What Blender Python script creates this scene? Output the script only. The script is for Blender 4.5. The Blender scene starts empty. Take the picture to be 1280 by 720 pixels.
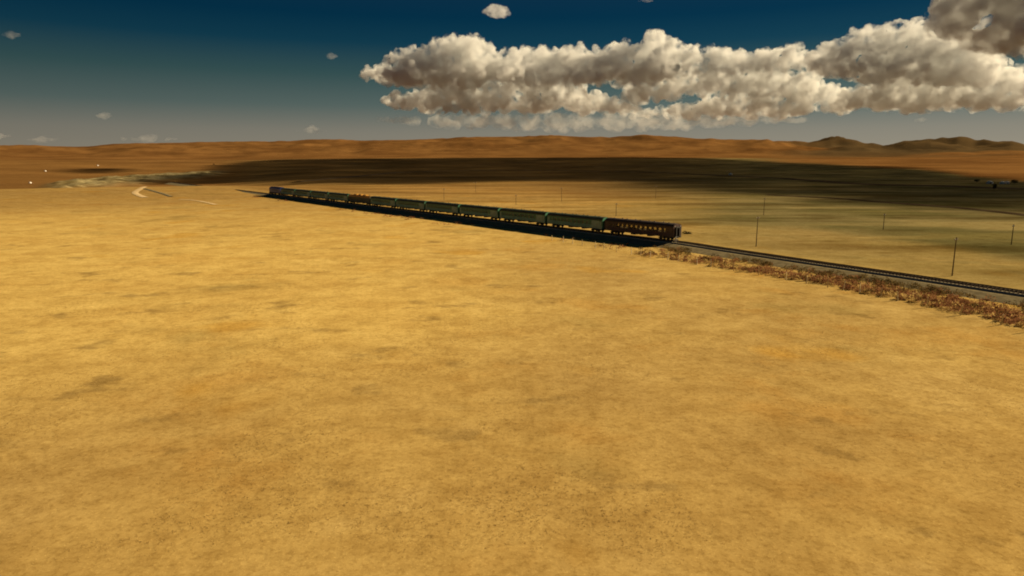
import bpy, bmesh, math, random, time
import numpy as np
from mathutils import Vector, Matrix
T0 = time.time()
R = math.radians
random.seed(7)
SC = bpy.context.scene
COL = SC.collection

# ------------------------------------------------------------------ camera, sun, sky, exposure
F_PX = 820.0                      # focal length in pixels of a 1280 px wide frame
HORIZON = 203.0                   # row of the true horizon
PITCH = math.atan((360 - HORIZON) / F_PX)
CAM = np.array([0.0, 0.0, 20.5])  # rails lie at z = 1.3, the steppe around them at z = 0
RAIL_Z = 1.3
cam_data = bpy.data.cameras.new('camera')
cam_data.sensor_width = 36.0
cam_data.lens = F_PX * 36.0 / 1280.0
cam_data.clip_start = 0.5
cam_data.clip_end = 200000.0
cam = bpy.data.objects.new('camera', cam_data)
cam.location = CAM
cam.rotation_euler = (math.pi / 2 - PITCH, 0, 0)
COL.objects.link(cam)
SC.camera = cam

SUN_EL, SUN_AZ = R(27.0), R(71.0)        # azimuth clockwise from the view direction (+Y)
SUN = np.array([math.sin(SUN_AZ) * math.cos(SUN_EL), math.cos(SUN_AZ) * math.cos(SUN_EL), math.sin(SUN_EL)])
sun_data = bpy.data.lights.new('sun', 'SUN')
sun_data.energy = 3.4
sun_data.angle = R(0.5)
sun_data.color = (1.0, 0.81, 0.52)
sun = bpy.data.objects.new('sun', sun_data)
sun.rotation_euler = Vector(SUN).to_track_quat('Z', 'Y').to_euler()
COL.objects.link(sun)

world = bpy.data.worlds.new('World')
SC.world = world
world.use_nodes = True
wt = world.node_tree
wt.nodes.clear()
w_out = wt.nodes.new('ShaderNodeOutputWorld')
w_bg = wt.nodes.new('ShaderNodeBackground')
w_bg.inputs['Strength'].default_value = 0.05
w_sky = wt.nodes.new('ShaderNodeTexSky')
w_sky.sky_type = 'NISHITA'
w_sky.sun_disc = False
w_sky.sun_elevation = SUN_EL
w_sky.sun_rotation = SUN_AZ
w_sky.air_density = 1.0
w_sky.dust_density = 1.0
w_sky.ozone_density = 1.0
# a colour grade by height above the horizon: teal at the top, dusty beige low down, the same all round
w_tc = wt.nodes.new('ShaderNodeTexCoord')
w_sep = wt.nodes.new('ShaderNodeSeparateXYZ')
w_ramp = wt.nodes.new('ShaderNodeValToRGB')
w_mix = wt.nodes.new('ShaderNodeMix')
w_mix.data_type = 'RGBA'
w_mix.blend_type = 'MIX'
w_mix.inputs[0].default_value = 0.996
SKY_STOPS = [(0.0, (1.95, 1.70, 1.27)), (0.045, (1.48, 1.40, 1.12)), (0.08, (0.65, 0.91, 0.83)), (0.123, (0.24, 0.56, 0.58)),
             (0.165, (0.03, 0.29, 0.50)), (0.2, (0.0, 0.19, 0.42)), (0.235, (0.02, 0.18, 0.41)), (0.5, (0.03, 0.14, 0.33))]
els = w_ramp.color_ramp.elements
els[0].position, els[0].color = SKY_STOPS[0][0], (*SKY_STOPS[0][1], 1)
els[1].position, els[1].color = SKY_STOPS[-1][0], (*SKY_STOPS[-1][1], 1)
for p, c in SKY_STOPS[1:-1]:
    e = els.new(p)
    e.color = (*c, 1)
wt.links.new(w_tc.outputs['Generated'], w_sep.inputs[0])
wt.links.new(w_sep.outputs['Z'], w_ramp.inputs[0])
wt.links.new(w_sky.outputs[0], w_mix.inputs[6])
w_dot = wt.nodes.new('ShaderNodeVectorMath'); w_dot.operation = 'DOT_PRODUCT'
w_dot.inputs[1].default_value = (math.sin(SUN_AZ), math.cos(SUN_AZ), 0)
w_map = wt.nodes.new('ShaderNodeMapRange')
for i, v in zip((1, 2, 3, 4), (-1.0, 1.0, 0.64, 1.28)): w_map.inputs[i].default_value = v
w_mul = wt.nodes.new('ShaderNodeVectorMath'); w_mul.operation = 'SCALE'
wt.links.new(w_tc.outputs['Generated'], w_dot.inputs[0])
wt.links.new(w_dot.outputs['Value'], w_map.inputs[0])
wt.links.new(w_ramp.outputs[0], w_mul.inputs[0])
wt.links.new(w_map.outputs[0], w_mul.inputs['Scale'])
wt.links.new(w_mul.outputs[0], w_mix.inputs[7])
wt.links.new(w_mix.outputs[2], w_bg.inputs['Color'])
wt.links.new(w_bg.outputs[0], w_out.inputs['Surface'])

SC.view_settings.view_transform = 'Standard'
SC.view_settings.look = 'None'
SC.view_settings.exposure = 1.45
SC.view_settings.gamma = 1.0
SC.view_settings.use_curve_mapping = False
SC.render.engine = 'CYCLES'
SC.cycles.use_denoising = True
SC.cycles.volume_bounces = 14
SC.cycles.max_bounces = 16
SC.cycles.transparent_max_bounces = 24
SC.cycles.filter_width = 1.9

# ------------------------------------------------------------------ helpers
def ray(px, py):
    """Direction in the world of a point of the 1280 x 720 photograph."""
    x, y = (px - 640) / F_PX, (360 - py) / F_PX
    return np.array([x, math.cos(PITCH) + y * math.sin(PITCH), -math.sin(PITCH) + y * math.cos(PITCH)])

def on_plane(px, py, z=0.0):
    d = ray(px, py)
    return CAM + d * ((z - CAM[2]) / d[2])

def _hash(ix, iy, seed):
    h = (ix * 374761393 + iy * 668265263 + seed * 974634571) & 0xffffffff
    h = ((h ^ (h >> 13)) * 1274126177) & 0xffffffff
    return ((h ^ (h >> 16)) & 0xffff) / 65535.0

def vnoise(x, y, seed=0):
    x = np.asarray(x, float); y = np.asarray(y, float)
    ix = np.floor(x).astype(np.int64); iy = np.floor(y).astype(np.int64)
    fx = x - ix; fy = y - iy
    fx = fx * fx * fx * (fx * (fx * 6 - 15) + 10); fy = fy * fy * fy * (fy * (fy * 6 - 15) + 10)
    a = _hash(ix, iy, seed); b = _hash(ix + 1, iy, seed); c = _hash(ix, iy + 1, seed); d = _hash(ix + 1, iy + 1, seed)
    return (a + (b - a) * fx) * (1 - fy) + (c + (d - c) * fx) * fy

def fbm(x, y, seed=0, octaves=4, gain=0.5):
    s = 0; amp = 1; tot = 0
    for o in range(octaves):
        s = s + amp * vnoise(np.asarray(x) * 2 ** o + 17.3 * o, np.asarray(y) * 2 ** o - 9.1 * o, seed + o)
        tot += amp; amp *= gain
    return s / tot * 2 - 1          # about -1 .. 1

def sstep(a, b, x):
    t = np.clip((np.asarray(x, float) - a) / (b - a), 0, 1)
    return t * t * (3 - 2 * t)

def tag(o, label=None, cat=None, group=None, kind=None):
    if label: o['label'] = label
    if cat: o['category'] = cat
    if group: o['group'] = group
    if kind: o['kind'] = kind
    return o

def link(name, me, mat=None, parent=None, loc=None, rz=None):
    o = bpy.data.objects.new(name, me)
    COL.objects.link(o)
    if mat is not None and me is not None and not me.materials:
        me.materials.append(mat)
    if parent is not None: o.parent = parent
    if loc is not None: o.location = loc
    if rz is not None: o.rotation_euler = (0, 0, rz)
    return o

def empty(name, loc=(0, 0, 0), rz=0.0):
    o = bpy.data.objects.new(name, None)
    o.empty_display_size = 0.5
    COL.objects.link(o)
    o.location = loc
    o.rotation_euler = (0, 0, rz)
    return o

def np_mesh(name, verts, faces, smooth=False):
    """Fast mesh from an (n,3) array and an (m,k) index array."""
    me = bpy.data.meshes.new(name)
    verts = np.asarray(verts, np.float32); faces = np.asarray(faces, np.int32)
    m, k = faces.shape
    me.vertices.add(len(verts)); me.vertices.foreach_set('co', verts.ravel())
    me.loops.add(m * k); me.loops.foreach_set('vertex_index', faces.ravel())
    me.polygons.add(m)
    me.polygons.foreach_set('loop_start', np.arange(0, m * k, k, dtype=np.int32))
    me.polygons.foreach_set('use_smooth', np.full(m, smooth, dtype=bool))
    me.update(calc_edges=True)
    return me

class MB:
    """Collects shapes and links them as ONE mesh object."""
    def __init__(s): s.bm = bmesh.new()
    def box(s, x0, x1, y0, y1, z0, z1, bevel=0.0):
        vs = [s.bm.verts.new((x, y, z)) for z in (z0, z1) for x, y in ((x0, y0), (x1, y0), (x1, y1), (x0, y1))]
        fs = [(3, 2, 1, 0), (4, 5, 6, 7), (0, 1, 5, 4), (1, 2, 6, 5), (2, 3, 7, 6), (3, 0, 4, 7)]
        fs = [s.bm.faces.new([vs[i] for i in f]) for f in fs]
        if bevel:
            es = list({e for f in fs for e in f.edges})
            bmesh.ops.bevel(s.bm, geom=es, offset=bevel, segments=1, affect='EDGES')
        return s
    def cone(s, a, b, r0, r1, n=8, caps=True):
        a, b = Vector(a), Vector(b)
        d = (b - a).normalized()
        u = d.orthogonal().normalized(); v = d.cross(u)
        A = [s.bm.verts.new(a + (u * math.cos(2 * math.pi * i / n) + v * math.sin(2 * math.pi * i / n)) * r0) for i in range(n)]
        B = [s.bm.verts.new(b + (u * math.cos(2 * math.pi * i / n) + v * math.sin(2 * math.pi * i / n)) * r1) for i in range(n)]
        for i in range(n):
            s.bm.faces.new((A[i], A[(i + 1) % n], B[(i + 1) % n], B[i]))
        if caps:
            s.bm.faces.new(A[::-1]); s.bm.faces.new(B)
        return s
    def loft(s, rings, closed=True, caps=False):
        RR = [[s.bm.verts.new(p) for p in ring] for ring in rings]
        n = len(RR[0])
        for a, b in zip(RR, RR[1:]):
            for i in range(n if closed else n - 1):
                s.bm.faces.new((a[i], a[(i + 1) % n], b[(i + 1) % n], b[i]))
        if caps:
            s.bm.faces.new(RR[0][::-1]); s.bm.faces.new(RR[-1])
        return s
    def quad(s, *pts):
        s.bm.faces.new([s.bm.verts.new(p) for p in pts]); return s
    def mesh(s, name, mat=None, smooth=False):
        bmesh.ops.recalc_face_normals(s.bm, faces=s.bm.faces)
        me = bpy.data.meshes.new(name)
        s.bm.to_mesh(me); s.bm.free()
        if smooth:
            for p in me.polygons: p.use_smooth = True
        if mat is not None: me.materials.append(mat)
        return me
    def build(s, name, mat, parent=None, smooth=False):
        return link(name, s.mesh(name, mat, smooth), None, parent)

# ------------------------------------------------------------------ materials
class NT:
    def __init__(s, name):
        s.m = bpy.data.materials.new(name); s.m.use_nodes = True
        s.t = s.m.node_tree; s.t.nodes.clear()
        s.out = s.t.nodes.new('ShaderNodeOutputMaterial')
    def n(s, typ, **kw):
        nd = s.t.nodes.new('ShaderNode' + typ)
        for k, v in kw.items():
            if hasattr(nd, k): setattr(nd, k, v)
        return nd
    def l(s, a, b): s.t.links.new(a, b)
    def noise(s, vec, scale, detail=4, rough=0.55, stretch=None):
        if stretch:
            mp = s.n('Mapping'); mp.inputs['Scale'].default_value = stretch; s.l(vec, mp.inputs['Vector']); vec = mp.outputs[0]
        nd = s.n('TexNoise'); nd.inputs['Scale'].default_value = scale
        nd.inputs['Detail'].default_value = detail; nd.inputs['Roughness'].default_value = rough
        s.l(vec, nd.inputs['Vector']); return nd.outputs[0]
    def step(s, val, a, b, lo=0.0, hi=1.0):
        nd = s.n('MapRange'); nd.interpolation_type = 'SMOOTHSTEP'
        for i, v in zip((1, 2, 3, 4), (a, b, lo, hi)): nd.inputs[i].default_value = v
        s.l(val, nd.inputs[0]); return nd.outputs[0]
    def math(s, op, a, b=None):
        nd = s.n('Math', operation=op)
        for i, v in enumerate((a, b)):
            if v is None: continue
            if isinstance(v, (int, float)): nd.inputs[i].default_value = v
            else: s.l(v, nd.inputs[i])
        return nd.outputs[0]
    def mix(s, fac, a, b, blend='MIX'):
        nd = s.n('Mix'); nd.data_type = 'RGBA'; nd.blend_type = blend
        for i, v in ((0, fac), (6, a), (7, b)):
            if isinstance(v, (int, float)): nd.inputs[i].default_value = v
            elif isinstance(v, tuple): nd.inputs[i].default_value = (*v, 1) if len(v) == 3 else v
            else: s.l(v, nd.inputs[i])
        return nd.outputs[2]
    def matte(s, color, bump=None, strength=0.4, dist=0.05):
        d = s.n('BsdfDiffuse'); d.inputs['Roughness'].default_value = 0.0
        s.l(color, d.inputs['Color'])
        if bump is not None:
            bp = s.n('Bump'); bp.inputs['Strength'].default_value = strength; bp.inputs['Distance'].default_value = dist
            s.l(bump, bp.inputs['Height']); s.l(bp.outputs[0], d.inputs['Normal'])
        s.l(d.outputs[0], s.out.inputs['Surface'])
    def attr(s, name):
        nd = s.n('Attribute'); nd.attribute_name = name; return nd.outputs['Fac']
    def principled(s, color, rough=0.9, spec=0.2, metal=0.0, bump=None, bump_strength=0.4, bump_dist=0.05):
        b = s.n('BsdfPrincipled')
        if isinstance(color, tuple): b.inputs['Base Color'].default_value = (*color, 1)
        else: s.l(color, b.inputs['Base Color'])
        if isinstance(rough, (int, float)): b.inputs['Roughness'].default_value = rough
        else: s.l(rough, b.inputs['Roughness'])
        b.inputs['Specular IOR Level'].default_value = spec
        b.inputs['Metallic'].default_value = metal
        if bump is not None:
            bp = s.n('Bump'); bp.inputs['Strength'].default_value = bump_strength; bp.inputs['Distance'].default_value = bump_dist
            s.l(bump, bp.inputs['Height']); s.l(bp.outputs[0], b.inputs['Normal'])
        s.l(b.outputs[0], s.out.inputs['Surface'])
        return b

def paint(name, color, rough=0.5, dirt=(0.10, 0.075, 0.045), amount=0.5, scale=1.3, spec=0.4, metal=0.0):
    t = NT(name)
    g = t.n('NewGeometry').outputs['Position']
    n1 = t.step(t.noise(g, scale, 5), 0.42, 0.75, 0.0, amount)
    n2 = t.step(t.noise(g, 6.0, 3, stretch=(1, 1, 0.15)), 0.45, 0.8, 0.0, amount * 0.6)
    c = t.mix(n1, color, dirt)
    c = t.mix(n2, c, tuple(v * 0.7 for v in dirt))
    t.principled(c, t.step(n1, 0, 1, rough, 0.9), spec, metal)
    return t.m

def make_ground():
    t = NT('steppe_grass')
    pos = t.n('NewGeometry').outputs['Position']
    big = t.noise(pos, 0.012, 4, 0.55)
    mid = t.noise(pos, 0.06, 5, 0.6)
    small = t.noise(pos, 0.35, 5, 0.65)
    fine = t.noise(pos, 2.6, 6, 0.72)
    tuft = t.noise(pos, 7.0, 3, 0.7)
    gold = t.mix(t.step(big, 0.40, 0.60), (0.51, 0.35, 0.112), (0.44, 0.30, 0.103))
    gold = t.mix(t.step(mid, 0.52, 0.68, 0, 0.6), gold, (0.46, 0.27, 0.07))          # orange drier grass
    gold = t.mix(t.step(mid, 0.46, 0.32, 0, 0.8), gold, (0.55, 0.39, 0.14))            # pale straw
    gold = t.mix(t.math('MULTIPLY', t.attr('straw'), 0.8), gold, t.mix(t.step(mid, 0.35, 0.65), (0.66, 0.465, 0.145), (0.58, 0.39, 0.115)))
    gold = t.mix(t.step(t.noise(pos, 0.11, 6, 0.62, (1, 1.3, 1)), 0.57, 0.68, 0.0, 0.55), gold, (0.22, 0.145, 0.05))   # scrubby spots
    gold = t.mix(t.step(t.noise(pos, 0.034, 5, 0.62), 0.55, 0.68, 0.0, 0.45), gold, (0.27, 0.20, 0.065))               # greener patches
    gold = t.mix(t.step(t.noise(pos, 0.045, 3, 0.5, (1, 1, 1)), 0.60, 0.70, 0.0, 0.5), gold, (0.52, 0.29, 0.045))      # yellow-orange flowers gone to seed
    olive = t.mix(t.step(t.noise(pos, 0.02, 5, 0.6), 0.38, 0.62), (0.125, 0.110, 0.042), (0.205, 0.170, 0.075))
    olive = t.mix(t.step(t.noise(pos, 0.006, 4, 0.6), 0.5, 0.66, 0, 0.7), olive, (0.27, 0.205, 0.085))
    hill = t.mix(t.step(t.noise(pos, 0.0035, 6, 0.62), 0.36, 0.66), (0.150, 0.072, 0.023), (0.230, 0.117, 0.038))
    hill = t.mix(t.step(t.noise(pos, 0.012, 5, 0.65), 0.56, 0.74, 0, 0.7), hill, (0.085, 0.045, 0.017))
    gold = t.mix(t.math('MULTIPLY', t.attr('near'), t.step(big, 0.25, 0.6, 0.45, 1.0)), gold, t.mix(1.0, gold, (0.86, 0.82, 0.80), 'MULTIPLY'))
    c = t.mix(t.attr('olive'), gold, olive)
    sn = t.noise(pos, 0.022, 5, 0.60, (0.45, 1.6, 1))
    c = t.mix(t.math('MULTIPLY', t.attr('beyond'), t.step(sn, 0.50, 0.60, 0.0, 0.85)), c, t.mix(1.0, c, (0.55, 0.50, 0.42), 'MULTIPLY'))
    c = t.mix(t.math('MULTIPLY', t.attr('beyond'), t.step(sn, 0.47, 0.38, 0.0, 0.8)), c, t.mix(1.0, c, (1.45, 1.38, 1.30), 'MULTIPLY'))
    c = t.mix(t.attr('hill'), c, hill)
    pale = t.mix(t.step(t.noise(pos, 0.03, 6, 0.7), 0.4, 0.62), (0.16, 0.12, 0.05), (0.36, 0.30, 0.155))
    c = t.mix(t.attr('pale'), c, pale)
    c = t.mix(t.attr('hill_dark'), c, (0.075, 0.058, 0.03))  # darker patches scattered over the right-hand hills
    # grain of the grass itself
    c = t.mix(t.step(t.noise(pos, 0.16, 5, 0.68), 0.42, 0.62, 0.0, 0.55), c, t.mix(1.0, c, (0.76, 0.72, 0.66), 'MULTIPLY'))
    c = t.mix(t.step(small, 0.40, 0.64, 0.0, 0.45), c, t.mix(1.0, c, (0.72, 0.66, 0.56), 'MULTIPLY'))
    c = t.mix(t.step(t.noise(pos, 1.1, 5, 0.7), 0.46, 0.62, 0.0, 0.42), c, t.mix(1.0, c, (0.70, 0.66, 0.58), 'MULTIPLY'))
    c = t.mix(t.step(fine, 0.46, 0.66, 0.0, 0.6), c, t.mix(1.0, c, (0.62, 0.57, 0.48), 'MULTIPLY'))
    c = t.mix(t.step(tuft, 0.56, 0.70, 0.0, 0.75), c, t.mix(1.0, c, (1.45, 1.5, 1.6), 'MULTIPLY'))
    h = t.math('ADD', t.math('MULTIPLY', small, 1.2), t.math('MULTIPLY', fine, 0.22))
    t.matte(c, h, 0.30, 0.16)
    return t.m

def simple_noise(name, a, b, scale, rough=0.95, detail=5, spec=0.1, bump=0.0):
    t = NT(name)
    pos = t.n('NewGeometry').outputs['Position']
    n = t.noise(pos, scale, detail, 0.65)
    t.matte(t.mix(t.step(n, 0.36, 0.64), a, b), n if bump else None, bump, 0.1)
    return t.m

def leaf_mat(name, a, b, trans=0.35):
    t = NT(name)
    v = t.attr('tint')
    c = t.mix(v, a, b)
    d = t.n('BsdfDiffuse'); tr = t.n('BsdfTranslucent'); mx = t.n('MixShader')
    mx.inputs[0].default_value = trans
    t.l(c, d.inputs[0]); t.l(c, tr.inputs[0]); t.l(d.outputs[0], mx.inputs[1]); t.l(tr.outputs[0], mx.inputs[2])
    t.l(mx.outputs[0], t.out.inputs['Surface'])
    return t.m

def glass_mat(name, tint, clear):
    t = NT(name)
    tr = t.n('BsdfTransparent'); gl = t.n('BsdfPrincipled'); mx = t.n('MixShader')
    tr.inputs[0].default_value = (*tint, 1)
    gl.inputs['Base Color'].default_value = (0.02, 0.025, 0.025, 1); gl.inputs['Roughness'].default_value = 0.08
    mx.inputs[0].default_value = clear
    t.l(gl.outputs[0], mx.inputs[1]); t.l(tr.outputs[0], mx.inputs[2]); t.l(mx.outputs[0], t.out.inputs['Surface'])
    return t.m

def cloud_mat(name, density, aniso=0.35, color=(1.0, 0.985, 0.96), scale=None, lo=0.40, hi=0.60, step=0.35):
    """Vapour; with a scale (metres) the density is broken up by noise so that edges fray."""
    t = NT(name)
    v = t.n('VolumePrincipled')
    v.inputs['Color'].default_value = (*color, 1)
    v.inputs['Anisotropy'].default_value = aniso
    if scale:
        pos = t.n('NewGeometry').outputs['Position']
        n = t.noise(pos, 1.0 / scale, 5, 0.62)
        t.l(t.step(n, lo, hi, 0.0, density), v.inputs['Density'])
        t.m.cycles.volume_step_rate = step
    else:
        v.inputs['Density'].default_value = density
    t.l(v.outputs[0], t.out.inputs['Volume'])
    return t.m

M_GROUND = make_ground()
M_BANK = simple_noise('embankment_soil', (0.25, 0.20, 0.11), (0.17, 0.135, 0.075), 0.8, bump=0.4)
M_BALLAST = simple_noise('ballast_stone', (0.44, 0.36, 0.23), (0.26, 0.21, 0.135), 3.5, bump=0.5)
M_SLEEPER = simple_noise('sleeper_wood', (0.05, 0.036, 0.026), (0.09, 0.065, 0.045), 4.0)
M_RAIL = paint('rail_steel', (0.075, 0.048, 0.030), 0.85, amount=0.6, spec=0.1)
M_DIRT = simple_noise('pale_sand', (0.60, 0.44, 0.24), (0.42, 0.29, 0.13), 0.12)
M_DITCH = simple_noise('dark_wet_soil', (0.07, 0.045, 0.025), (0.12, 0.085, 0.045), 0.05)
M_GREEN = paint('green_coach_paint', (0.065, 0.22, 0.125), 0.40, amount=0.35)
M_GREEN_LOW = paint('green_ribbed_side_ground_sheen', (0.24, 0.42, 0.31), 0.45, amount=0.35)  # lower side paler: reflection of the sunlit ground painted into the colour
M_GREEN_PANEL = paint('pale_green_end_panel_paint', (0.32, 0.46, 0.36), 0.45, amount=0.3)
M_GREEN_ROOF = paint('green_roof_paint', (0.030, 0.050, 0.024), 0.55, amount=0.5)
M_MAROON = paint('maroon_coach_paint', (0.060, 0.030, 0.027), 0.42, amount=0.3)
M_MAROON_LOW = paint('maroon_ribbed_side_paint', (0.085, 0.055, 0.050), 0.5, amount=0.3)
M_MAROON_ROOF = paint('maroon_roof_paint', (0.026, 0.014, 0.011), 0.6, amount=0.4)
M_MAROON_TRIM = paint('maroon_trim_paint', (0.11, 0.065, 0.055), 0.5, amount=0.3)
M_GREY_GREEN = paint('dark_grey_green_paint', (0.075, 0.095, 0.065), 0.5, amount=0.5)
M_ORANGE = paint('orange_roof_paint', (0.60, 0.30, 0.04), 0.55, amount=0.25)
M_NAVY = paint('navy_locomotive_paint', (0.03, 0.06, 0.30), 0.4, amount=0.35)
M_NAVY_ROOF = paint('locomotive_roof_paint', (0.035, 0.035, 0.05), 0.6, amount=0.4)
M_UNDER = paint('underframe_iron', (0.022, 0.020, 0.018), 0.7, amount=0.5)
M_RUBBER = paint('gangway_rubber', (0.02, 0.017, 0.016), 0.8, amount=0.3)
M_INSIDE = paint('coach_interior', (0.22, 0.17, 0.11), 0.8, amount=0.1)
M_GLASS = glass_mat('clear_coach_glass', (0.95, 0.93, 0.85), 0.90)
M_GLASS_DARK = glass_mat('dark_coach_glass', (0.8, 0.85, 0.8), 0.8)
M_CURTAIN = paint('pale_corridor_wall', (0.74, 0.72, 0.62), 0.8, amount=0.05)
M_LAMP = paint('headlight_glass', (0.7, 0.68, 0.6), 0.2, amount=0.1)
M_WHITE = paint('white_marker_paint', (0.78, 0.75, 0.66), 0.6, amount=0.15)
M_POLE = simple_noise('weathered_pole_wood', (0.12, 0.085, 0.05), (0.17, 0.125, 0.08), 2.0)
M_POST = simple_noise('pale_post_wood', (0.72, 0.62, 0.42), (0.55, 0.45, 0.28), 2.0)
M_CERAMIC = paint('white_insulator_ceramic', (0.7, 0.7, 0.66), 0.3, amount=0.1)
M_WIRE = paint('fence_wire', (0.2, 0.17, 0.13), 0.5, amount=0.2, metal=0.6)
M_FELT = paint('white_felt', (0.80, 0.76, 0.68), 0.9, amount=0.15)
M_DOOR = paint('ger_door_paint', (0.35, 0.12, 0.05), 0.6, amount=0.2)
M_SHRUB = leaf_mat('reddish_brush', (0.11, 0.042, 0.018), (0.44, 0.225, 0.105), 0.35)
M_SHRUB_DARK = leaf_mat('dark_brush', (0.045, 0.030, 0.010), (0.26, 0.18, 0.065), 0.25)
M_GRASS = leaf_mat('straw_grass', (0.40, 0.27, 0.09), (0.56, 0.40, 0.15), 0.5)
M_TWIG = simple_noise('dark_twigs', (0.05, 0.032, 0.015), (0.09, 0.06, 0.03), 2.0)
M_TREE = leaf_mat('dark_tree_leaves', (0.04, 0.038, 0.016), (0.11, 0.10, 0.045), 0.2)

# ------------------------------------------------------------------ terrain
SKY_X = np.array([-400, 0, 60, 120, 135, 160, 180, 240, 320, 430, 452, 480, 545, 590, 640, 690, 760, 800, 855, 882, 895, 920, 947, 960, 1002, 1030, 1065, 1095, 1115, 1135, 1185, 1205, 1250, 1265, 1280, 1400, 1700])
SKY_Y = np.array([186, 187, 185.5, 187, 185.5, 183.5, 182.5, 181, 179.3, 176.6, 178, 177, 175, 172.2, 172, 171, 173.4, 171.3, 174.5, 176, 177.6, 178.6, 177.4, 180, 181, 178.6, 181.5, 185.5, 184, 182.3, 180, 184, 183, 186.5, 191.5, 193, 188])

TRACK_PX = [(1700, 428), (1480, 393.5), (1280, 363.8), (1160, 346.3), (1046, 330), (960, 317.6), (900, 308.9), (848, 301.2), (755, 290.5), (575, 269.3), (466, 256.7), (345, 242.7)]
_tp = [on_plane(x, y, RAIL_Z)[:2] for x, y in TRACK_PX]
_d = (_tp[-1] - _tp[-5]) / np.linalg.norm(_tp[-1] - _tp[-5])
REAR = _tp[7]
for i in (8, 9, 10, 11):                                  # the train itself stands on a straight
    _tp[i] = REAR + _d * np.dot(_tp[i] - REAR, _d)
_tp += [_tp[-1] + _d * 120, _tp[-1] + _d * 320]
def spline(pts, step=2.0):
    pts = [np.array(p, float) for p in pts]
    P = [2 * pts[0] - pts[1]] + pts + [2 * pts[-1] - pts[-2]]
    out = []
    for i in range(1, len(P) - 2):
        a, b, c, d = P[i - 1], P[i], P[i + 1], P[i + 2]
        n = max(2, int(np.linalg.norm(c - b) / step))
        for k in range(n):
            t = k / n
            out.append(0.5 * (2 * b + (c - a) * t + (2 * a - 5 * b + 4 * c - d) * t * t + (3 * b - a - 3 * c + d) * t ** 3))
    out.append(P[-2])
    return np.array(out)
TRACK = spline(_tp, 2.0)
def track_dist(x, y):
    """Signed distance to the track (positive on the far side) for arrays of points, coarse."""
    pts = TRACK[::6]
    x = np.asarray(x, float).ravel(); y = np.asarray(y, float).ravel()
    best = np.full(len(x), 1e9); sign = np.ones(len(x))
    for a, b in zip(pts[:-1], pts[1:]):
        ab = b - a; L = ab @ ab
        t = np.clip(((x - a[0]) * ab[0] + (y - a[1]) * ab[1]) / L, 0, 1)
        dx = x - a[0] - t * ab[0]; dy = y - a[1] - t * ab[1]
        d = np.hypot(dx, dy)
        s = np.where(ab[0] * dy - ab[1] * dx < 0, 1.0, -1.0)
        m = d < best
        best = np.where(m, d, best); sign = np.where(m, s, sign)
    return best * sign

def column(x, y):
    """Column of the photograph in which a far compass direction is seen (used for the skyline only)."""
    az = np.arctan2(x, np.maximum(y, 1e-3))
    az = np.clip(az, R(-55), R(55))
    return 640 + np.tan(az) * F_PX * math.cos(PITCH) * 1.018

def height(x, y):
    x = np.asarray(x, float); y = np.asarray(y, float)
    r = np.hypot(x, y); az = np.arctan2(x, y)
    front = sstep(R(75), R(50), np.abs(az))
    cx = column(x, y)
    z = 0.18 * fbm(x / 45, y / 45, 3, 3) * sstep(15, 60, r)
    # low crest on the near left, with a shallow valley behind it
    left = sstep(430, 250, cx) * front
    crest = left * (2.2 * np.exp(-((r - 575) / 90) ** 2) - 9.0 * sstep(590, 760, r))
    z = z + crest
    swell = 1.6 * fbm(x / 260, y / 260, 11, 3) * sstep(380, 900, r)
    z = z + swell
    # the plain tilts up to the foot of the hills, then the hills
    sky = HORIZON - np.interp(cx, SKY_X, SKY_Y)
    foot_e = 5.5 + 0 * r
    foot_r, crest_r = 2900.0, 5600.0 + 500 * fbm(az * 3, 0 * az, 21, 2)
    e0 = -CAM[2] * F_PX / np.maximum(r, 1)
    plain = sstep(1150, 2900, r)
    e_target = foot_e
    zp = CAM[2] + foot_r * e_target / F_PX
    z = z + front * zp * plain * np.minimum(r, foot_r) / foot_r
    t = np.clip((r - foot_r) / (crest_r - foot_r), 0, 1.0)
    zc = CAM[2] + crest_r * sky / F_PX * 0.985
    prof = 0.35 * t + 0.65 * t * t * (3 - 2 * t)
    hill = (zc - zp) * prof
    over = np.clip((r - crest_r) / 3000, 0, 1)
    hill = hill * (1 - 0.75 * over)
    relief = np.sin(np.pi * np.clip((r - foot_r) / (crest_r - foot_r + 600), 0, 1))
    right = sstep(820, 1050, cx)
    rug = (1 - np.abs(fbm(x / 620, y / 900, 31, 5))) - 0.72
    hill = hill + relief * ((34 + 46 * right) * rug + (16 + 12 * right) * fbm(x / 240, y / 300, 33, 4))
    z = z + front * hill * (r > foot_r)
    z = z + (1 - front) * 40 * sstep(1500, 6000, r) * (0.6 + 0.5 * fbm(x / 2500, y / 2500, 41, 3))
    # eroded bank behind the crest
    b = bank_weight(x, y, cx, r)
    z = z + b * (3.0 + 8.0 * np.abs(fbm(x / 34, y / 80, 51, 4)))
    return z

def bank_weight(x, y, cx, r):
    c = 1300 + (cx - 180) * 3.6
    w = sstep(1.0, 0.3, np.abs((r - c) / (300 + 90 * fbm(cx / 30, 0 * cx, 61, 2)))) * sstep(45, 90, cx) * sstep(300, 262, cx)
    return w

def hit(px, py, rmax=9000):
    """First point of the ground seen at a place of the photograph."""
    d = ray(px, py); d = d / math.hypot(d[0], d[1])
    s = np.geomspace(20, rmax, 2600)
    p = CAM[None, :] + d[None, :] * s[:, None]
    below = p[:, 2] < height(p[:, 0], p[:, 1])
    i = int(np.argmax(below)) if below.any() else len(s) - 1
    q = p[i].copy(); q[2] = float(height(q[0], q[1]))
    return q

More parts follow.
